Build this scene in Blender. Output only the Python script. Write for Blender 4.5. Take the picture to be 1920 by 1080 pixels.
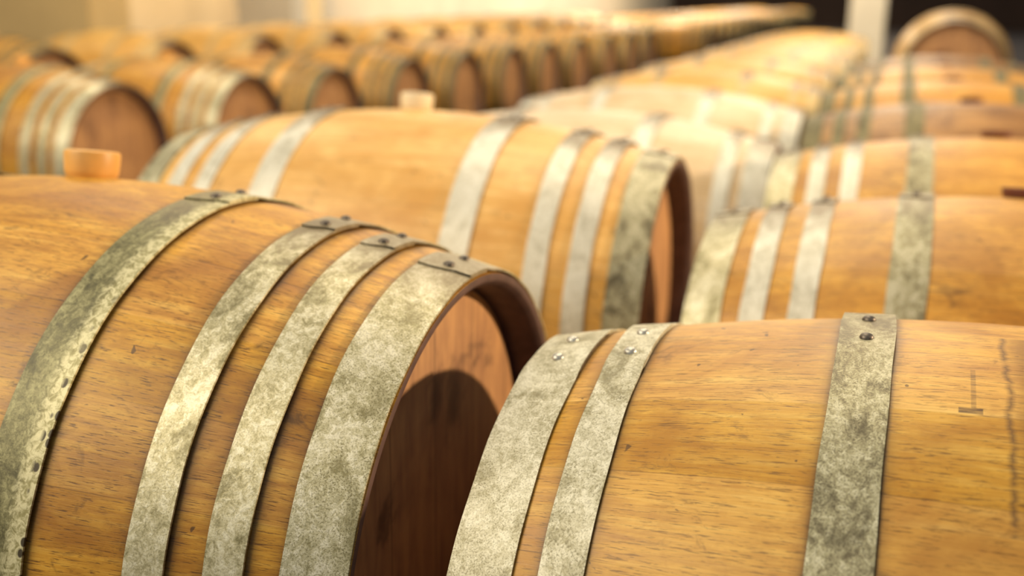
import bpy, bmesh, math, random
from mathutils import Vector, Matrix
random.seed(7)
S = bpy.context.scene
for o in list(bpy.data.objects):
    bpy.data.objects.remove(o, do_unlink=True)
C = S.collection
R = math.radians

# ---------------------------------------------------------------- camera
F_PX = 1976.4
cam = bpy.data.cameras.new('camera')
cam.sensor_fit = 'HORIZONTAL'; cam.sensor_width = 36.0
cam.lens = 36.0 * F_PX / 1920.0
cam.clip_start = 0.05; cam.clip_end = 200
cam.dof.use_dof = True
cam.dof.focus_distance = 0.85
cam.dof.aperture_fstop = 2.75
cam.dof.aperture_blades = 0
co = bpy.data.objects.new('camera', cam); C.objects.link(co)
rt = Vector((0.940462, 0.339636, 0.013349)); up = Vector((-0.103476, 0.248676, 0.963044)); fw = Vector((-0.323765, 0.907087, -0.269014))
M = Matrix((rt, up, -fw)).transposed().to_4x4()
co.matrix_world = M
S.camera = co

# ---------------------------------------------------------------- view, world, lights
S.view_settings.view_transform = 'Standard'; S.view_settings.look = 'None'
S.view_settings.gamma = 1.0; S.view_settings.use_curve_mapping = False
S.view_settings.exposure = 0.27
w = bpy.data.worlds.new('cellar_air'); S.world = w; w.use_nodes = True
bg = w.node_tree.nodes['Background']; bg.inputs[0].default_value = (0.43, 0.48, 0.55, 1); bg.inputs[1].default_value = 0.46

def area(name, loc, target, sx, sy, power, col):
    l = bpy.data.lights.new(name, 'AREA'); l.shape = 'RECTANGLE'; l.size = sx; l.size_y = sy
    l.energy = power; l.color = col
    o = bpy.data.objects.new(name, l); C.objects.link(o); o.location = loc
    d = Vector(target) - Vector(loc); o.rotation_euler = d.to_track_quat('-Z', 'Y').to_euler()
    return o
# broad soft light over the front left of the cellar, source unseen
area('front_left_light', (-3.4, -1.2, 2.7), (-0.5, 1.4, -0.5), 3.6, 2.6, 185, (1.0, 0.86, 0.64))
# low lamp beyond the right-hand row, throws the barrel's shadow on the first head
area('side_lamp', (3.6, 2.75, 0.95), (-0.4, 1.0, -0.45), 0.16, 0.16, 190, (1.0, 0.76, 0.50))
# ceiling lamps over the rows, plus one added to brighten the pillar behind
for x, y, p in ((-0.9, 2.7, 42), (-0.6, 5.0, 46), (-0.6, 8.5, 50), (-0.4, 10.6, 130), (-4.4, 5.0, 52), (-4.4, 10.0, 75), (-4.4, 18.0, 330), (-4.4, 26.0, 380), (-4.4, 34.0, 380)):
    area('overhead_light', (x, y, 2.9), (x, y, 0), 1.2, 0.5, p, (1.0, 0.83, 0.58))
area('wall_wash', (-6.2, 25.0, 2.6), (-9.0, 25.0, -0.5), 16.0, 0.5, 430, (1.0, 0.85, 0.76))
area('wall_wash', (-7.9, 11.7, 2.7), (-9.0, 11.7, -0.6), 3.0, 0.4, 150, (1.0, 0.68, 0.30))

# ---------------------------------------------------------------- node helpers
class NT:
    def __init__(s, name):
        s.m = bpy.data.materials.new(name); s.m.use_nodes = True
        s.t = s.m.node_tree; s.b = s.t.nodes['Principled BSDF']
    def n(s, typ, **kw):
        nd = s.t.nodes.new(typ)
        for k, v in kw.items(): setattr(nd, k, v)
        return nd
    def l(s, a, b): s.t.links.new(a, b)
    def val(s, sock, v):
        if hasattr(v, 'is_output') or hasattr(v, 'links'): s.l(v, sock)
        else: sock.default_value = v
    def math(s, op, a, b=0.0, c=None, clamp=False):
        nd = s.n('ShaderNodeMath', operation=op); nd.use_clamp = clamp
        s.val(nd.inputs[0], a); s.val(nd.inputs[1], b)
        if c is not None: s.val(nd.inputs[2], c)
        return nd.outputs[0]
    def comb(s, x, y, z):
        nd = s.n('ShaderNodeCombineXYZ')
        for i, v in enumerate((x, y, z)): s.val(nd.inputs[i], v)
        return nd.outputs[0]
    def noise(s, vec, scale, detail=4, rough=0.55, dist=0.0):
        nd = s.n('ShaderNodeTexNoise'); s.l(vec, nd.inputs['Vector'])
        nd.inputs['Scale'].default_value = scale; nd.inputs['Detail'].default_value = detail
        nd.inputs['Roughness'].default_value = rough; nd.inputs['Distortion'].default_value = dist
        return nd.outputs[0]
    def ramp(s, fac, stops):
        nd = s.n('ShaderNodeValToRGB'); s.l(fac, nd.inputs[0]); cr = nd.color_ramp
        while len(cr.elements) < len(stops): cr.elements.new(0.5)
        for e, (p, c) in zip(cr.elements, stops):
            e.position = p; e.color = (c[0], c[1], c[2], 1) if not isinstance(c, float) else (c, c, c, 1)
        return nd.outputs[0]
    def mix(s, fac, a, b, mode='MIX'):
        nd = s.n('ShaderNodeMix', data_type='RGBA', blend_type=mode)
        s.val(nd.inputs[0], fac)
        for k, v in ((6, a), (7, b)):
            if isinstance(v, tuple): nd.inputs[k].default_value = (v[0], v[1], v[2], 1)
            else: s.l(v, nd.inputs[k])
        return nd.outputs[2]
    def bump(s, h, strength, dist):
        nd = s.n('ShaderNodeBump'); s.l(h, nd.inputs['Height'])
        nd.inputs['Strength'].default_value = strength; nd.inputs['Distance'].default_value = dist
        s.l(nd.outputs[0], s.b.inputs['Normal'])

def mapped(g):
    """u = turn round the barrel (radians), v = metres along its axis, r = random number of the object"""
    uv = g.n('ShaderNodeUVMap'); uv.uv_map = 'UVMap'
    sp = g.n('ShaderNodeSeparateXYZ'); g.l(uv.outputs[0], sp.inputs[0])
    rnd = g.n('ShaderNodeObjectInfo').outputs['Random']
    return sp.outputs[0], sp.outputs[1], g.math('MULTIPLY', rnd, 37.0)

def dark_chime():  # darker tone for the inner chime faces
    return plain('dark_inner_oak', (0.13, 0.070, 0.055), 0.6, 0, 0.3, 40)

def oak(name, c_lo, c_mid, c_hi, rough=0.42, marks=False, pores=0.75, tone=0.16, edges=()):
    g = NT(name); u, v, r = mapped(g)
    arc = g.math('MULTIPLY', u, 0.35)
    grain = g.noise(g.comb(g.math('MULTIPLY', v, 7.0), g.math('MULTIPLY', arc, 95.0), r), 1.0, 6, 0.62, 0.4)
    blot = g.noise(g.comb(g.math('MULTIPLY', v, 7.0), g.math('MULTIPLY', arc, 11.0), r), 1.0, 5, 0.6, 0.6)
    pore = g.noise(g.comb(g.math('MULTIPLY', v, 58.0), g.math('MULTIPLY', arc, 760.0), r), 1.0, 4, 0.62, 0.3)
    fine = g.noise(g.comb(g.math('MULTIPLY', v, 26.0), g.math('MULTIPLY', arc, 1500.0), g.math('ADD', r, 3.0)), 1.0, 5, 0.7, 0.5)
    col = g.ramp(grain, [(0.25, c_lo), (0.52, c_mid), (0.78, c_hi)])
    col = g.mix(g.ramp(fine, [(0.38, 0.50), (0.48, 0.0)]), col, c_lo)
    col = g.mix(g.ramp(fine, [(0.52, 0.0), (0.66, 0.35)]), col, c_hi)
    mot = g.noise(g.comb(g.math('MULTIPLY', v, 38.0), g.math('MULTIPLY', arc, 52.0), g.math('ADD', r, 7.0)), 1.0, 5, 0.66, 0.6)
    col = g.mix(g.ramp(mot, [(0.36, 0.28), (0.50, 0.0)]), col, c_lo)
    col = g.mix(g.ramp(blot, [(0.36, 0.85), (0.58, 0.0)]), col, c_lo)
    # each stave its own tone, thin joints
    stv = g.math('MULTIPLY', u, 26 / (2 * math.pi))
    fl = g.math('FLOOR', stv)
    wn = g.n('ShaderNodeTexWhiteNoise', noise_dimensions='2D'); g.l(g.comb(fl, r, 0.0), wn.inputs['Vector'])
    hs = g.n('ShaderNodeHueSaturation'); g.l(col, hs.inputs['Color'])
    g.l(g.math('MULTIPLY_ADD', wn.outputs[0], tone, 1.0 - tone * 0.5), hs.inputs['Value'])
    g.l(g.math('MULTIPLY_ADD', wn.outputs[0], -tone * 0.5, 1.0 + tone * 0.2), hs.inputs['Saturation'])
    col = hs.outputs[0]
    fr = g.math('ABSOLUTE', g.math('SUBTRACT', g.math('FRACT', stv), 0.5))
    joint = g.math('MULTIPLY', g.math('GREATER_THAN', fr, 0.4945), g.ramp(blot, [(0.38, 0.7), (0.62, 0.05)]))
    col = g.mix(joint, col, tuple(c * 0.22 for c in c_lo))
    pm = g.math('MULTIPLY', g.ramp(pore, [(0.37, 1.0), (0.44, 0.0)]), pores)
    col = g.mix(pm, col, tuple(c * 0.30 for c in c_lo))
    # dirt and damp stains of their own shape
    st = g.noise(g.comb(g.math('MULTIPLY', v, 16.0), g.math('MULTIPLY', arc, 24.0), g.math('ADD', r, 5.0)), 1.0, 7, 0.68, 1.2)
    col = g.mix(g.ramp(st, [(0.29, 0.75), (0.41, 0.0)]), col, tuple(c * 0.28 for c in c_lo))
    sp = g.noise(g.comb(g.math('MULTIPLY', v, 60.0), g.math('MULTIPLY', arc, 60.0), g.math('ADD', r, 9.0)), 1.0, 2, 0.5, 0.5)
    col = g.mix(g.ramp(sp, [(0.235, 0.8), (0.26, 0.0)]), col, tuple(c * 0.2 for c in c_lo))
    for e in edges:   # shade of the gap painted along the hoop edges
        gap_shade = g.ramp(g.math('ABSOLUTE', g.math('SUBTRACT', g.math('ABSOLUTE', v), e)), [(0.0, 0.95), (0.0016, 0.75), (0.0045, 0.28), (0.0110, 0.0)])
        col = g.mix(g.math('MULTIPLY', gap_shade, g.ramp(blot, [(0.3, 1.0), (0.7, 0.55)])), col, tuple(c * 0.12 for c in c_lo))
    if marks:
        # jagged dark crack running round the barrel near the bung, with a stained edge beyond it
        j = g.noise(g.comb(g.math('MULTIPLY', u, 7.0), 0.3, 0.0), 1.0, 8, 0.74)
        off = g.math('ADD', g.math('ADD', v, 0.070), g.math('MULTIPLY', g.math('SUBTRACT', j, 0.5), 0.024))
        ln = g.ramp(g.math('ABSOLUTE', off), [(0.0, 1.0), (0.0013, 0.0)])
        rng = g.math('MULTIPLY', g.math('GREATER_THAN', u, R(89)), g.math('LESS_THAN', u, R(128)))
        brk = g.ramp(g.noise(g.comb(g.math('MULTIPLY', u, 30.0), 2.0, 0.0), 1.0, 2), [(0.36, 0.35), (0.5, 0.95)])
        col = g.mix(g.math('MULTIPLY', g.math('MULTIPLY', ln, rng), g.math('MULTIPLY', brk, 0.8)), col, (0.10, 0.045, 0.012))
        side = g.ramp(g.math('ADD', off, 0.0), [(0.0, 0.0), (0.014, 0.60)])
        col = g.mix(g.math('MULTIPLY', side, rng), col, tuple(c * 0.45 for c in c_lo))
        # small dark scorch shaped like a hook
        a1 = g.math('LESS_THAN', g.math('ABSOLUTE', g.math('ADD', v, 0.095)), 0.0018)
        a2 = g.math('LESS_THAN', g.math('ABSOLUTE', g.math('SUBTRACT', u, R(105.5))), R(4.6))
        b1 = g.math('LESS_THAN', g.math('ABSOLUTE', g.math('ADD', v, 0.097)), 0.0085)
        b2 = g.math('LESS_THAN', g.math('ABSOLUTE', g.math('SUBTRACT', u, R(110.0))), R(0.55))
        hk = g.math('MULTIPLY', g.math('MAXIMUM', g.math('MULTIPLY', g.math('MULTIPLY', a1, a2), 0.5), g.math('MULTIPLY', b1, b2)), g.ramp(pore, [(0.42, 0.9), (0.6, 0.45)]))
        col = g.mix(hk, col, (0.045, 0.015, 0.008))
    g.l(col, g.b.inputs['Base Color'])
    g.l(g.math('MULTIPLY_ADD', grain, 0.25, rough - 0.1), g.b.inputs['Roughness'])
    g.b.inputs['Specular IOR Level'].default_value = 0.5
    g.bump(g.math('ADD', g.math('MULTIPLY', grain, 0.6), g.math('ADD', g.math('MULTIPLY', pore, 0.5), g.math('MULTIPLY', fine, 0.2))), 0.35, 0.0012)
    return g.m

def steel(name, c_dark, c_mid, c_pale, rough=0.5, metal=0.55, dirt=0.5, spots=0.6, edge=False, top=0.75, topw=0):
    g = NT(name); u, v, r = mapped(g)
    arc = g.math('MULTIPLY', u, 0.35)
    p = g.comb(g.math('MULTIPLY', v, 1.0), g.math('MULTIPLY', arc, 1.0), g.math('MULTIPLY', r, 1.0))
    big = g.noise(g.comb(g.math('MULTIPLY', v, 26.0), g.math('MULTIPLY', arc, 15.0), r), 1.0, 6, 0.65, 0.8)
    med = g.noise(g.comb(g.math('MULTIPLY', v, 150.0), g.math('MULTIPLY', arc, 125.0), r), 1.0, 7, 0.74, 0.7)
    fin = g.noise(g.comb(g.math('MULTIPLY', v, 620.0), g.math('MULTIPLY', arc, 520.0), r), 1.0, 5, 0.70)
    f = g.math('ADD', g.math('MULTIPLY', big, 0.42), g.math('MULTIPLY', med, 0.58))
    col = g.ramp(f, [(0.39, c_dark), (0.49, c_mid), (0.58, c_pale)])
    sm = g.math('MULTIPLY', g.ramp(fin, [(0.42, 1.0), (0.49, 0.0)]), g.math('MULTIPLY', g.ramp(big, [(0.40, 1.0), (0.60, 0.45)]), spots))
    col = g.mix(sm, col, tuple(c * 0.70 for c in c_dark))
    dm = g.math('MULTIPLY', g.ramp(big, [(0.33, 1.0), (0.46, 0.0)]), dirt)
    col = g.mix(dm, col, tuple(c * 0.55 for c in c_dark))
    # dark reflection painted in grey-brown at the laps, along the top of the barrel
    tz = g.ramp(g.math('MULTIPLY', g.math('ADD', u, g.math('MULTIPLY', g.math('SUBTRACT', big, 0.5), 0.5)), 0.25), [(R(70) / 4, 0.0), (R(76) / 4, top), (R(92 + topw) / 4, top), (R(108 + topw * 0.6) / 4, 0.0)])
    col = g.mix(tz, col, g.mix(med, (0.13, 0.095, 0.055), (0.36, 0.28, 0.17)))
    if edge:   # crusted margin on the side towards the head, eaten through in dark spots
        en = g.math('ADD', v, g.math('MULTIPLY', g.math('SUBTRACT', med, 0.5), 0.020))
        em = g.ramp(en, [(0.183, 0.0), (0.193, 0.9)])
        col = g.mix(em, col, g.mix(g.ramp(med, [(0.42, 0.0), (0.55, 1.0)]), (0.34, 0.30, 0.12), (0.74, 0.68, 0.40)))
        vo = g.n('ShaderNodeTexVoronoi'); g.l(g.comb(g.math('MULTIPLY', v, 110.0), g.math('MULTIPLY', arc, 75.0), 0.0), vo.inputs['Vector']); vo.inputs['Scale'].default_value = 1.0
        hole = g.math('MULTIPLY', g.ramp(vo.outputs['Distance'], [(0.34, 1.0), (0.42, 0.0)]), g.ramp(g.math('ADD', v, 0.0), [(0.1955, 0.0), (0.1985, 1.0)]))
        hole = g.math('MULTIPLY', hole, g.ramp(g.math('MULTIPLY', u, 0.25), [(0.50, 0.0), (0.60, 1.0)]))
        col = g.mix(hole, col, (0.06, 0.045, 0.02))
    g.l(col, g.b.inputs['Base Color'])
    g.b.inputs['Metallic'].default_value = metal
    g.l(g.math('MULTIPLY_ADD', med, 0.3, rough - 0.15), g.b.inputs['Roughness'])
    g.bump(g.math('ADD', med, g.math('MULTIPLY', fin, 0.6)), 0.35, 0.0008)
    return g.m

def plain(name, col, rough=0.6, metal=0.0, var=0.25, scale=30.0):
    g = NT(name); tc = g.n('ShaderNodeTexCoord')
    n = g.noise(tc.outputs['Object'], scale, 4, 0.6)
    g.l(g.ramp(n, [(0.3, tuple(c * (1 - var) for c in col)), (0.7, tuple(min(1, c * (1 + var * 0.5)) for c in col))]), g.b.inputs['Base Color'])
    g.b.inputs['Roughness'].default_value = rough; g.b.inputs['Metallic'].default_value = metal
    g.bump(n, 0.15, 0.002)
    return g.m

CHIME = dark_chime()
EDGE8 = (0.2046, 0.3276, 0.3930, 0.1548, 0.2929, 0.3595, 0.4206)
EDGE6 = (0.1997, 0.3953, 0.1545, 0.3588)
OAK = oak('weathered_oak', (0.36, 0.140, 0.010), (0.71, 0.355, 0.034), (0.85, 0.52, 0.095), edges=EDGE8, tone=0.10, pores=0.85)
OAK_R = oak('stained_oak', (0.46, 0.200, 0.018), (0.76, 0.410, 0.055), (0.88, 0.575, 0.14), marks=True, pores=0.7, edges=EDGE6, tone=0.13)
OAK_P = oak('pale_oak', (0.62, 0.31, 0.050), (0.84, 0.50, 0.13), (0.90, 0.62, 0.25), rough=0.40, pores=0.3, tone=0.10)
OAK_M = oak('amber_oak', (0.46, 0.20, 0.022), (0.78, 0.40, 0.055), (0.88, 0.54, 0.13), tone=0.12)
OAK_D = oak('old_dark_oak', (0.20, 0.085, 0.018), (0.44, 0.215, 0.045), (0.64, 0.36, 0.09), tone=0.2)
OAK_W = oak('overexposed_oak', (0.58, 0.40, 0.19), (0.74, 0.57, 0.35), (0.82, 0.68, 0.49), rough=0.38, pores=0.3, tone=0.10)  # cream, desaturated oak; the blown-out light is put into its colour
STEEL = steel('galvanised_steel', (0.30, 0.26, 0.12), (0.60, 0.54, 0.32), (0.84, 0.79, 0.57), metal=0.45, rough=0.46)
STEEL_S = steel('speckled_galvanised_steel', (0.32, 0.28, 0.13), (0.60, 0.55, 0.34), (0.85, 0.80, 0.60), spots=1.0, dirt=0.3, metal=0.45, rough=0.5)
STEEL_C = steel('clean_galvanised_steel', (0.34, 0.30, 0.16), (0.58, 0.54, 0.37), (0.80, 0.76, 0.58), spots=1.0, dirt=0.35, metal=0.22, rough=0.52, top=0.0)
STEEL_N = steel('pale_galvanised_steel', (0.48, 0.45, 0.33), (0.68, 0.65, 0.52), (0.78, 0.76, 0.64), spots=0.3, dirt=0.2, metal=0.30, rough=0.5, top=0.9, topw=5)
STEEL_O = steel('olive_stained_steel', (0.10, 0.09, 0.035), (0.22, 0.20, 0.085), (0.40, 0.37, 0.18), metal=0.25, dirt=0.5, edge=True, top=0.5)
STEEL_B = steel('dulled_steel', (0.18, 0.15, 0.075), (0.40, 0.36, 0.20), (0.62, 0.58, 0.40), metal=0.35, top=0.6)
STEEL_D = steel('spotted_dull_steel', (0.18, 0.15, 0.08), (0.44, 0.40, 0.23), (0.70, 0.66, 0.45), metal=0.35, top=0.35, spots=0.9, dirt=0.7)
STEEL_Y = steel('pale_ochre_steel', (0.40, 0.28, 0.10), (0.62, 0.44, 0.18), (0.74, 0.56, 0.27), metal=0.1, rough=0.5, spots=0.2, dirt=0.1, top=1.0, topw=12)  # ochre close to the tone of the wood, darker along the top
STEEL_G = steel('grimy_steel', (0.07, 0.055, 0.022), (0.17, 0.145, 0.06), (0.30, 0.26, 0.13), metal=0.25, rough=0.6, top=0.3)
RIV_D = plain('dark_rivet_steel', (0.16, 0.13, 0.10), 0.45, 0.6, 0.5, 300)
RIV_P = plain('pale_rivet_steel', (0.60, 0.58, 0.50), 0.4, 0.7, 0.5, 300)
SIL_O = plain('amber_silicone', (0.80, 0.42, 0.10), 0.45, 0, 0.1, 60)
SIL_P = plain('cream_silicone', (0.86, 0.72, 0.46), 0.45, 0, 0.08, 60)
SIL_D = plain('dark_red_rubber', (0.13, 0.035, 0.02), 0.5, 0, 0.2, 60)

def head_mat(name, lo, hi):
    g = NT(name); tc = g.n('ShaderNodeTexCoord'); sp = g.n('ShaderNodeSeparateXYZ'); g.l(tc.outputs['Object'], sp.inputs[0])
    r = g.math('MULTIPLY', g.n('ShaderNodeObjectInfo').outputs['Random'], 31.0)
    y, z = sp.outputs[1], sp.outputs[2]
    gr = g.noise(g.comb(g.math('MULTIPLY', y, 70.0), g.math('MULTIPLY', z, 9.0), r), 1.0, 5, 0.6, 0.3)
    bl = g.noise(g.comb(g.math('MULTIPLY', y, 9.0), g.math('MULTIPLY', z, 9.0), r), 1.0, 4, 0.6, 0.5)
    col = g.ramp(g.math('ADD', g.math('MULTIPLY', gr, 0.6), g.math('MULTIPLY', bl, 0.4)), [(0.35, lo), (0.62, hi)])
    col = g.mix(g.ramp(bl, [(0.32, 0.7), (0.42, 0.0)]), col, tuple(c * 0.4 for c in lo))
    fr = g.math('ABSOLUTE', g.math('SUBTRACT', g.math('FRACT', g.math('MULTIPLY', y, 9.5)), 0.5))
    col = g.mix(g.math('MULTIPLY', g.math('GREATER_THAN', fr, 0.488), 0.6), col, tuple(c * 0.3 for c in lo))
    g.l(col, g.b.inputs['Base Color']); g.b.inputs['Roughness'].default_value = 0.6
    g.bump(gr, 0.2, 0.001)
    return g.m
HEAD = head_mat('reddish_oak_head', (0.33, 0.155, 0.065), (0.60, 0.31, 0.115))

# ---------------------------------------------------------------- barrel geometry
H = 0.475; RB = 0.350; RH = 0.2854
def rad(s): return RB - (RB - RH) * (s / H) ** 2

def mesh(name, bm, mat, smooth=True, autoedge=35):
    bmesh.ops.recalc_face_normals(bm, faces=bm.faces)
    me = bpy.data.meshes.new(name); bm.to_mesh(me); bm.free()
    me.materials.append(mat)
    if smooth:
        for p in me.polygons: p.use_smooth = True
        me.set_sharp_from_angle(angle=R(autoedge))
    return me

T0 = -math.pi / 2
def lathe(profile, n=144, close=True, t0=T0, t1=T0 + 2 * math.pi):
    """revolve (s, r) points round the X axis; theta 0 = +Y, 90 = up; UV = (theta, s)"""
    bm = bmesh.new(); uvl = bm.loops.layers.uv.new('UVMap')
    ring = []
    for i in range(n + 1):
        th = t0 + (t1 - t0) * i / n
        ring.append([bm.verts.new((s, r * math.cos(th), r * math.sin(th))) for s, r in profile] if i < n or not close else ring[0])
    m = len(profile)
    for i in range(n):
        a, b = ring[i], ring[i + 1]
        ta = t0 + (t1 - t0) * i / n; tb = t0 + (t1 - t0) * (i + 1) / n
        for k in range(m - 1):
            f = bm.faces.new((a[k], a[k + 1], b[k + 1], b[k]))
            for lp, (tt, ss) in zip(f.loops, ((ta, k), (ta, k + 1), (tb, k + 1), (tb, k))):
                lp[uvl].uv = (tt, profile[ss][0])
    return bm

def body_mesh(name, mat, n=144):
    pr = [(-H + 0.046, RH - 0.050), (-H + 0.046, RH - 0.0165), (-H + 0.012, RH - 0.0150), (-H + 0.001, RH - 0.0085), (-H, RH - 0.007), (-H, RH - 0.001)]
    k = 40
    pr += [(-H + 2 * H * i / k, rad(-H + 2 * H * i / k)) for i in range(k + 1)][0:]
    pr += [(-a, b) for a, b in reversed(pr[:6])]
    out = [pr[0]]
    for q in pr[1:]:
        if abs(q[0] - out[-1][0]) + abs(q[1] - out[-1][1]) > 1e-6: out.append(q)
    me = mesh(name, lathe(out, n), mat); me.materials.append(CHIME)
    for p in me.polygons:
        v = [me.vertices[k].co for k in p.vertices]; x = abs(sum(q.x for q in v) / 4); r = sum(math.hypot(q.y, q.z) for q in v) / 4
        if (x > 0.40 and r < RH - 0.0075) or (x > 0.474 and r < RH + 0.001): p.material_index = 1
    return me

def head_mesh(side, n=96):
    s0 = side * (H - 0.041); s1 = side * (H - 0.058); r = RH - 0.0160
    bm = bmesh.new()
    def circ(s, rr): return [bm.verts.new((s, rr * math.cos(2 * math.pi * i / n), rr * math.sin(2 * math.pi * i / n))) for i in range(n)]
    a, b, c = circ(s0 - side * 0.006, r), circ(s0, r - 0.012), circ(s1, r - 0.012)
    for p, q in ((a, b), (c, a)):
        for i in range(n): bm.faces.new((p[i], p[(i + 1) % n], q[(i + 1) % n], q[i]))
    bm.faces.new(b); bm.faces.new(c)
    return mesh('head', bm, HEAD)

def hoop_mesh(s_in, s_out, mat, lap_deg, lap_len=0.062, direc=-1, flare=0.0022, wob=1.0, seed=0):
    """sheet steel band; s_in is the edge towards the bung, s_out the edge towards the head. The ends overlap at lap_deg;
    direc -1: the upper layer runs on from the lap edge towards smaller angles"""
    rng = random.Random(seed); ph = [rng.uniform(0, 6.28) for _ in range(4)]
    ra, rb_ = rad(s_in) + 0.0006, rad(s_out) + 0.0006 + flare
    t = 0.0020; lap = lap_len / 0.33
    n = 180
    bm = bmesh.new(); uvl = bm.loops.layers.uv.new('UVMap')
    lo = R(lap_deg) - 2 * math.pi; hi = R(lap_deg) + (0 if direc < 0 else lap)
    st, en = (R(lap_deg), R(lap_deg) - 2 * math.pi - lap) if direc < 0 else (R(lap_deg), R(lap_deg) + 2 * math.pi + lap)
    # start: upper layer over the first stretch, then it sits on the wood, its tail tucked under the start
    m = 5
    prev = None; rows = []
    for i in range(n + 1):
        f = i / n; th = st + (en - st) * f
        d = abs(th - st)
        lift = t * 1.1 * max(0.0, min(1.0, (lap + 0.05 - d) / 0.05))
        row = []
        for k in range(m):
            q = k / (m - 1)
            s = s_in + (s_out - s_in) * q
            dev = wob * 0.0009 * (math.sin(7 * th + ph[0]) * 0.6 + math.sin(17 * th + ph[1]) * 0.4)
            if k == 0: s += dev
            if k == m - 1: s += wob * 0.0007 * (math.sin(9 * th + ph[2]) * 0.6 + math.sin(21 * th + ph[3]) * 0.4)
            # lap edge cut a little on the skew, its corners clipped round
            tt = th
            if i == 0: tt = th - (1 if direc < 0 else -1) * (0.05 * q + 0.012 * (abs(2 * q - 1) ** 3))
            rr = ra + (rb_ - ra) * q + lift
            row.append((s, rr, tt))
        rows.append(row)
    top = [[bm.verts.new((s, (r + t) * math.cos(a), (r + t) * math.sin(a))) for s, r, a in row] for row in rows]
    bot = [[bm.verts.new((s, r * math.cos(a), r * math.sin(a))) for s, r, a in row] for row in rows]
    def face(vs, info):
        f = bm.faces.new(vs)
        for lp, (s, r, a) in zip(f.loops, info): lp[uvl].uv = (a if a > T0 else a + 2 * math.pi, abs(s))
    for i in range(n):
        for k in range(m - 1):
            face((top[i][k], top[i][k + 1], top[i + 1][k + 1], top[i + 1][k]), (rows[i][k], rows[i][k + 1], rows[i + 1][k + 1], rows[i + 1][k]))
            face((bot[i][k], bot[i + 1][k], bot[i + 1][k + 1], bot[i][k + 1]), (rows[i][k], rows[i + 1][k], rows[i + 1][k + 1], rows[i][k + 1]))
        for k in (0, m - 1):
            face((top[i][k], top[i + 1][k], bot[i + 1][k], bot[i][k]), (rows[i][k], rows[i + 1][k], rows[i + 1][k], rows[i][k]))
    for i in (0, n):
        for k in range(m - 1):
            face((top[i][k], top[i][k + 1], bot[i][k + 1], bot[i][k]), (rows[i][k], rows[i][k + 1], rows[i][k + 1], rows[i][k]))
    return mesh('hoop', bm, mat, autoedge=40)

def rivet_bm(bm, s, r, th, rr=0.0060, h=0.0042):
    nrm = Vector((0, math.cos(th), math.sin(th))); c = Vector((s, 0, 0)) + nrm * r
    ax = Vector((1, 0, 0)); tg = nrm.cross(ax)
    prev = None; seg = 18
    for q, hh in ((1.0, 0.0), (0.98, 0.30), (0.82, 0.66), (0.52, 0.90), (0.22, 0.99)):
        ring = [bm.verts.new(c + (ax * math.cos(2 * math.pi * i / seg) + tg * math.sin(2 * math.pi * i / seg)) * rr * q + nrm * h * hh) for i in range(seg)]
        if prev:
            for i in range(seg): bm.faces.new((prev[i], prev[(i + 1) % seg], ring[(i + 1) % seg], ring[i]))
        prev = ring
    bm.faces.new(prev)

def bung_mesh(mat):
    low = mat == SIL_D
    pr = [(0.0, -0.035), (0.0245, -0.035), (0.0275, 0.0), (0.0295, 0.003), (0.0302, 0.006), (0.0316, 0.0265), (0.0306, 0.0295), (0.027, 0.0308), (0.010, 0.0312), (0.0, 0.0312)]
    if low: pr = [(r, z if z < 0.007 else (z - 0.006) * 0.35 + 0.006) for r, z in pr]
    bm = bmesh.new(); n = 48; prev = None; bc = bm.verts.new((0, 0, RB + pr[0][1])); tc = bm.verts.new((0, 0, RB + pr[-1][1]))
    for r, z in pr[1:-1]:
        ring = [bm.verts.new((r * math.cos(2 * math.pi * i / n), r * math.sin(2 * math.pi * i / n), RB + z)) for i in range(n)]
        if prev is None:
            for i in range(n): bm.faces.new((bc, ring[(i + 1) % n], ring[i]))
        else:
            for i in range(n): bm.faces.new((prev[i], prev[(i + 1) % n], ring[(i + 1) % n], ring[i]))
        prev = ring
    for i in range(n): bm.faces.new((prev[i], prev[(i + 1) % n], tc))
    return mesh('bung', bm, mat)

def link(name, me, parent=None, loc=(0, 0, 0)):
    o = bpy.data.objects.new(name, me); C.objects.link(o); o.parent = parent; o.location = loc
    return o

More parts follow.
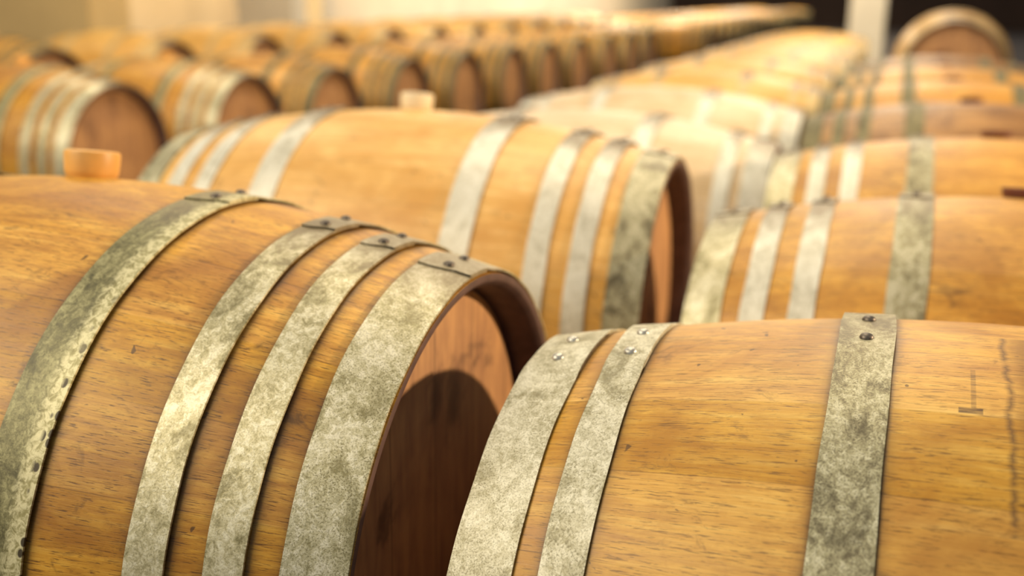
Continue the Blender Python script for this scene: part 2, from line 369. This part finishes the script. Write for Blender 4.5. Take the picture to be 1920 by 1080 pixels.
E8 = [(0.1548, 0.2046), (0.2929, 0.3276), (0.3595, 0.3930), (0.4206, 0.4748)]
E6 = [(0.1545, 0.1997), (0.3588, 0.3953), (0.4180, 0.4748)]
HEADS = {sd: head_mesh(sd) for sd in (1, -1)}
BUNGS = {}
def build_barrel(edges, wood, steels, laps, bung, rivet_mat, direc=-1, seed=1, n=144, lap_neg=None, rivet_off=((3.9, 11.6),), lap_len=0.062):
    """an Empty at the lowest point of the barrel; body, two heads, hoops (> rivets) and bung are its parts"""
    root = bpy.data.objects.new('wine_barrel', None); C.objects.link(root); root.empty_display_size = 0.1
    up_ = (0, 0, RB + 0.003)
    link('body', body_mesh('body', wood, n), root, up_)
    for sd in (1, -1): link('head', HEADS[sd], root, up_)
    for sd in (1, -1):
        for k, (a, b) in enumerate(edges):
            mat = steels[k % len(steels)] if sd == 1 else steels[-1 - (len(edges) - 1 - k) % len(steels)]
            mat = steels[k]
            lap = laps[k] if sd == 1 or lap_neg is None else lap_neg[k]
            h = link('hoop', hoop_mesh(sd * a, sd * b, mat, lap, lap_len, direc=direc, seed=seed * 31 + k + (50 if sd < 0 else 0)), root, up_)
            for off in rivet_off[0]:
                ang = R(lap) + direc * R(off)
                s = sd * (a + (b - a) * 0.5)
                rr = (rad(a) + rad(b)) / 2 + 0.0006 + 0.0011 + 0.0020 * 2.0
                bm = bmesh.new(); rivet_bm(bm, s, rr, ang)
                link('rivet', mesh('rivet', bm, rivet_mat), h)
    if bung:
        if bung not in BUNGS: BUNGS[bung] = bung_mesh(bung)
        link('bung', BUNGS[bung], root, (-0.031, 0, up_[2])).rotation_euler = (R(-10.5), 0, 0)
    return root

def kids(o): return [c for c in C.objects if c.parent == o]
def copy_barrel(src, rivets=True):
    r = src.copy(); C.objects.link(r)
    for ch in SRC[src.name]:
        c = ch[0].copy(); C.objects.link(c); c.parent = r
        if rivets:
            for g in ch[1]:
                d = g.copy(); C.objects.link(d); d.parent = c
    return r
SRC = {}
def register(o): SRC[o.name] = [(c, kids(c)) for c in kids(o)]

def place(o, x, y, z, yaw, label, group=None):
    o.location = (x, y, z - RB - 0.003); o.rotation_euler = (0, 0, yaw)
    o['label'] = label; o['category'] = 'barrel'
    if group: o['group'] = group
    elif 'group' in o.keys(): del o['group']

PLACED = {}
def note(row, x, y, z): PLACED.setdefault(row, []).append((x, y, z))

GN = 'oak wine barrels lying in the row with the amber and cream bungs'
GR = 'oak wine barrels lying in the right-hand row'
GA = 'oak wine barrels across the aisle'

# front-left barrel, in focus
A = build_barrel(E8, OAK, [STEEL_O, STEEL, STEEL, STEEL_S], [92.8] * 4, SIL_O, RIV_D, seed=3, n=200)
place(A, -0.847, 0.924, -0.558, 0.0057, 'front left oak barrel with amber bung and its head half in shadow', GN)
note('near', -0.847, 0.924, -0.558)
# front-right barrel, in focus: six hoops, laps on the near side, pale rivets
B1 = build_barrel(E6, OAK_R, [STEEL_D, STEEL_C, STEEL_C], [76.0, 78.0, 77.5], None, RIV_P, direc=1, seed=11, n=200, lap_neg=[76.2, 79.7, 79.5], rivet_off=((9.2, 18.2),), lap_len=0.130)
for c in kids(B1):
    for g in kids(c):
        if 'hoop' in c.name and c.data.materials[0] == STEEL_D: g.data.materials[0] = RIV_D
place(B1, 0.175, 0.929, -0.623, -0.007, 'front right oak barrel with six hoops, pale rivets and a jagged crack', GR)
note('right', 0.175, 0.929, -0.623)
# second in the left row
B2 = build_barrel(E8, OAK_P, [STEEL_N, STEEL_N, STEEL_N, STEEL_D], [93.0] * 4, SIL_P, RIV_D, seed=5)
place(B2, -0.815, 1.763, -0.558, 0.033, 'pale oak barrel with a cream bung, right behind the front left barrel', GN)
note('near', -0.815, 1.763, -0.558)
P6 = build_barrel(E6, OAK_W, [STEEL_N, STEEL_N, STEEL_N], [88.0] * 3, None, RIV_D, seed=8)
place(P6, -0.729, 2.604, -0.632, 0, 'pale six-hooped barrel directly behind the one with the cream bung', GN)
note('near_rest', -0.729, 2.604, -0.632)
P8 = build_barrel(E8, OAK_M, [STEEL_B, STEEL_N, STEEL_N, STEEL], [92.0] * 4, SIL_D, RIV_D, seed=9)
place(P8, 0.224, 1.652, -0.628, -0.02, 'eight-hooped barrel directly behind the front right barrel', GR)
note('right', 0.224, 1.652, -0.628)
G8 = build_barrel(E8, OAK_M, [STEEL_G, STEEL_G, STEEL_G, STEEL_G], [92.0] * 4, SIL_D, RIV_D, seed=21, n=96)
place(G8, -3.30, 5.08, -0.685, 0.0, 'barrel with reddish shaded head, third from the left in the row across the aisle', 'oak wine barrels across the aisle')
note('across', -3.30, 5.08, -0.685)
G6 = build_barrel(E6, OAK_P, [STEEL_Y, STEEL_Y, STEEL_Y], [89.0] * 3, None, RIV_D, seed=22, n=96)
place(G6, -0.77, 5.50, -0.648, 0.0, 'blurred pale barrel, sixth from the front in the row with the cream bung', GN); note('near_rest', -0.77, 5.50, -0.648)
D8 = build_barrel(E8, OAK_D, [STEEL_G, STEEL_G, STEEL_G, STEEL_G], [92.0] * 4, SIL_D, RIV_D, seed=27, n=96)
place(D8, 0.235, 3.24, -0.628, 0.0, 'darker brown barrel, fourth from the front in the right-hand row', GR)
note('right', 0.235, 3.24, -0.628)
for o in (A, B2, P6, P8, G8, G6, D8): register(o)

ORD = ['first', 'second', 'third', 'fourth', 'fifth', 'sixth', 'seventh', 'eighth', 'ninth', 'tenth', 'eleventh', 'twelfth', 'thirteenth', 'fourteenth', 'fifteenth']
# left row goes on
for i, (x, y) in enumerate(((-0.751, 3.587), (-0.76, 4.54), (-0.77, 5.50), (-0.75, 6.45), (-0.77, 7.40), (-0.76, 8.35), (-0.77, 9.32), (-0.76, 10.30))):
    if i == 2: continue
    o = copy_barrel(P6 if i < 1 else G6, rivets=i < 3)
    place(o, x, y, -0.648, 0.0, 'sunlit pale barrel, %s from the front in the row with the cream bung' % ORD[i + 3], GN)
    o['label'] = 'blurred pale barrel, %s from the front in the row with the cream bung' % ORD[i + 3]
    note('near_rest', x, y, -0.648)
# right row goes on
for i, q in enumerate(((0.240, 2.40, -0.628, 0.0), None, (0.22, 4.98, -0.628, 0.01), (0.22, 5.93, -0.628, 0.0))):
    if q is None: continue
    x, y, z, yw = q
    if i == 2:
        o = copy_barrel(G8, rivets=False)
        place(o, 0.22, 4.12, -0.628, 0.0, 'blurred eight-hooped barrel, fifth from the front in the right-hand row', GR); note('right', 0.22, 4.12, -0.628)
    o = copy_barrel(P8 if i < 1 else (D8 if i == 3 else G8), rivets=i < 2)
    place(o, x, y, z, yw, 'blurred eight-hooped barrel, %s from the front in the right-hand row' % ORD[i + 2 + (i > 1)], GR)
    note('right', x, y, z)
o = copy_barrel(G6, rivets=False)
place(o, 0.30, 7.38, -0.410, math.pi / 2, 'raised barrel turned end-on at the far end of the right-hand row, bright domed top')
END_ON = (0.30, 7.38, -0.410)
# row across the aisle, heads towards us
ZA = [-0.638, -0.668] + [-0.685] * 12
ys = (3.288, 4.26, 5.08, 6.03, 6.97, 7.92, 8.84, 9.80, 10.86, 11.85, 12.72)
for i, y in enumerate(ys):
    if i == 2: continue
    o = copy_barrel(A if i < 2 else G8, rivets=i < 2)
    place(o, (-3.242, -3.30)[i > 0], y, ZA[i], random.uniform(-0.012, 0.012), 'barrel with reddish shaded head, %s from the left in the row across the aisle' % ORD[i], GA)
    note('across', (-3.242, -3.30)[i > 0], y, ZA[i])
# the row behind it, end to end
for i in range(12):
    y = 4.62 + i * 1.04
    o = copy_barrel(G8 if i == 0 else G6, rivets=False)
    place(o, -4.76, y, -0.61, random.uniform(-0.02, 0.02), 'barrel, %s from the left in the second row beyond the aisle' % ORD[i], 'barrels in the second row beyond the aisle')
    note('beyond', -4.76, y, -0.61)
# far block of both rows, beyond the cross aisle
for i in range(20):
    y = 17.0 + i * 0.98
    for x, rw in ((-3.30, 'across'), (-4.50, 'beyond')):
        o = copy_barrel(G8, rivets=False)
        place(o, x, y, -0.695, 0.0, ('small blurred barrel in the far block, in its row facing the aisle', 'small blurred barrel in the far block, in its row nearer the wall')[rw == 'beyond'], ('far block, row facing the aisle', 'far block, row nearer the wall')[rw == 'beyond'])
        note(rw + '_far', x, y, -0.695)

# ---------------------------------------------------------------- racks: two timber beams with a saddle under every barrel
FLOOR = -1.15
TIMB = plain('dark_rack_timber', (0.16, 0.085, 0.035), 0.7, 0, 0.4, 12)
def box(bm, x0, x1, y0, y1, z0, z1):
    v = [bm.verts.new(p) for p in ((x0, y0, z0), (x1, y0, z0), (x1, y1, z0), (x0, y1, z0), (x0, y0, z1), (x1, y0, z1), (x1, y1, z1), (x0, y1, z1))]
    for f in ((0, 3, 2, 1), (4, 5, 6, 7), (0, 1, 5, 4), (1, 2, 6, 5), (2, 3, 7, 6), (3, 0, 4, 7)): bm.faces.new([v[i] for i in f])
for row, pts in PLACED.items():
    xm = sum(p[0] for p in pts) / len(pts); y0 = min(p[1] for p in pts) - 0.34; y1 = max(p[1] for p in pts) + 0.34
    root = bpy.data.objects.new('barrel_rack', None); C.objects.link(root); root.location = (xm, y0, FLOOR)
    root['label'] = {'near': 'low timber rack under the two barrels with amber and cream bungs', 'near_rest': 'low timber rack under the pale barrels behind the cream bung', 'right': 'low timber rack under the right-hand row', 'across': 'low timber rack under the row across the aisle',
                     'beyond': 'low timber rack under the second row beyond the aisle', 'across_far': 'low timber rack under the far block, nearer the aisle', 'beyond_far': 'low timber rack under the far block, nearer the wall'}[row]
    root['category'] = 'rack'
    for dx in (-0.13, 0.13):
        bm = bmesh.new(); box(bm, dx - 0.04, dx + 0.04, 0, y1 - y0, 0, 0.06); link('beam', mesh('beam', bm, TIMB, False), root)
        bm = bmesh.new()
        for (x, y, z) in pts:
            # cut to the barrel's curve
            n = 8; W = 0.05; r = rad(0.10) + 0.0045
            zc = z - FLOOR; yc = y - y0
            prof = [(-W + 2 * W * k / n) for k in range(n + 1)]
            tops = [zc - math.sqrt(r * r - q * q) for q in prof]
            loops = []
            for sx in (dx - 0.03, dx + 0.03):
                loops.append(([bm.verts.new((sx, yc + q, tz)) for q, tz in zip(prof, tops)], [bm.verts.new((sx, yc + q, 0.06)) for q in prof]))
            (ta, ba), (tb, bb) = loops
            for k in range(n):
                bm.faces.new((ta[k], ta[k + 1], tb[k + 1], tb[k])); bm.faces.new((ba[k], ba[k + 1], bb[k + 1], bb[k]))
                bm.faces.new((ta[k], ta[k + 1], ba[k + 1], ba[k])); bm.faces.new((tb[k], tb[k + 1], bb[k + 1], bb[k]))
            for k in (0, n): bm.faces.new((ta[k], tb[k], bb[k], ba[k]))
        link('saddles', mesh('saddles', bm, TIMB, False), root)

root = bpy.data.objects.new('barrel_stand', None); C.objects.link(root); root.location = (END_ON[0], END_ON[1], FLOOR)
root['label'] = 'timber stand carrying the raised end-on barrel'; root['category'] = 'stand'
for dy in (-0.28, 0.28):
    bm = bmesh.new(); zt = END_ON[2] - FLOOR - rad(0.28) - 0.02
    box(bm, -0.09, 0.09, dy - 0.035, dy + 0.035, zt - 0.07, zt); link('cross_beam', mesh('cross_beam', bm, TIMB, False), root)
    for dx in (-0.065, 0.065):
        bm = bmesh.new(); box(bm, dx - 0.025, dx + 0.025, dy - 0.025, dy + 0.025, 0, zt - 0.07); link('leg', mesh('leg', bm, TIMB, False), root)
# ---------------------------------------------------------------- the cellar
def struct(name, bm, mat):
    o = link(name, mesh(name, bm, mat, False)); o['kind'] = 'structure'; return o
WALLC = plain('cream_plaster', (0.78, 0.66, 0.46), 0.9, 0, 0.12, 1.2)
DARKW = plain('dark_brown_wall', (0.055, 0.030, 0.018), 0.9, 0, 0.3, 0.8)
FLR = plain('dark_concrete', (0.10, 0.075, 0.055), 0.75, 0, 0.3, 1.5)
PILW = plain('whitewashed_pillar', (0.85, 0.78, 0.62), 0.85, 0, 0.1, 2)
PILT = plain('tan_pillar', (0.74, 0.54, 0.24), 0.85, 0, 0.1, 2)
bm = bmesh.new(); box(bm, -9.2, 6.2, -6, 44.2, FLOOR - 0.2, FLOOR); struct('floor', bm, FLR)
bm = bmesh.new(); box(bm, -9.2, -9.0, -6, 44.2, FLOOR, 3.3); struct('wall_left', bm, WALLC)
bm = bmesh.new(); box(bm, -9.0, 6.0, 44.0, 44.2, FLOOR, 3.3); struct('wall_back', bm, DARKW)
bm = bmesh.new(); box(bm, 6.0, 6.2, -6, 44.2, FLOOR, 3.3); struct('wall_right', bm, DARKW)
def pillar(x0, x1, y0, y1, mat):
    bm = bmesh.new(); box(bm, x0, x1, y0, y1, FLOOR, 3.3)
    bmesh.ops.bevel(bm, geom=[e for e in bm.edges if abs(e.verts[0].co.z - e.verts[1].co.z) > 1], offset=0.015, segments=2, affect='EDGES')
    struct('pillar', bm, mat)
pillar(-0.55, -0.19, 12.0, 12.4, PILW)
pillar(-6.6, -5.65, 6.5, 6.95, PILT)
pillar(-7.44, -6.66, 11.0, 11.3, PILW)
pillar(-8.30, -7.98, 14.0, 14.3, PILW)
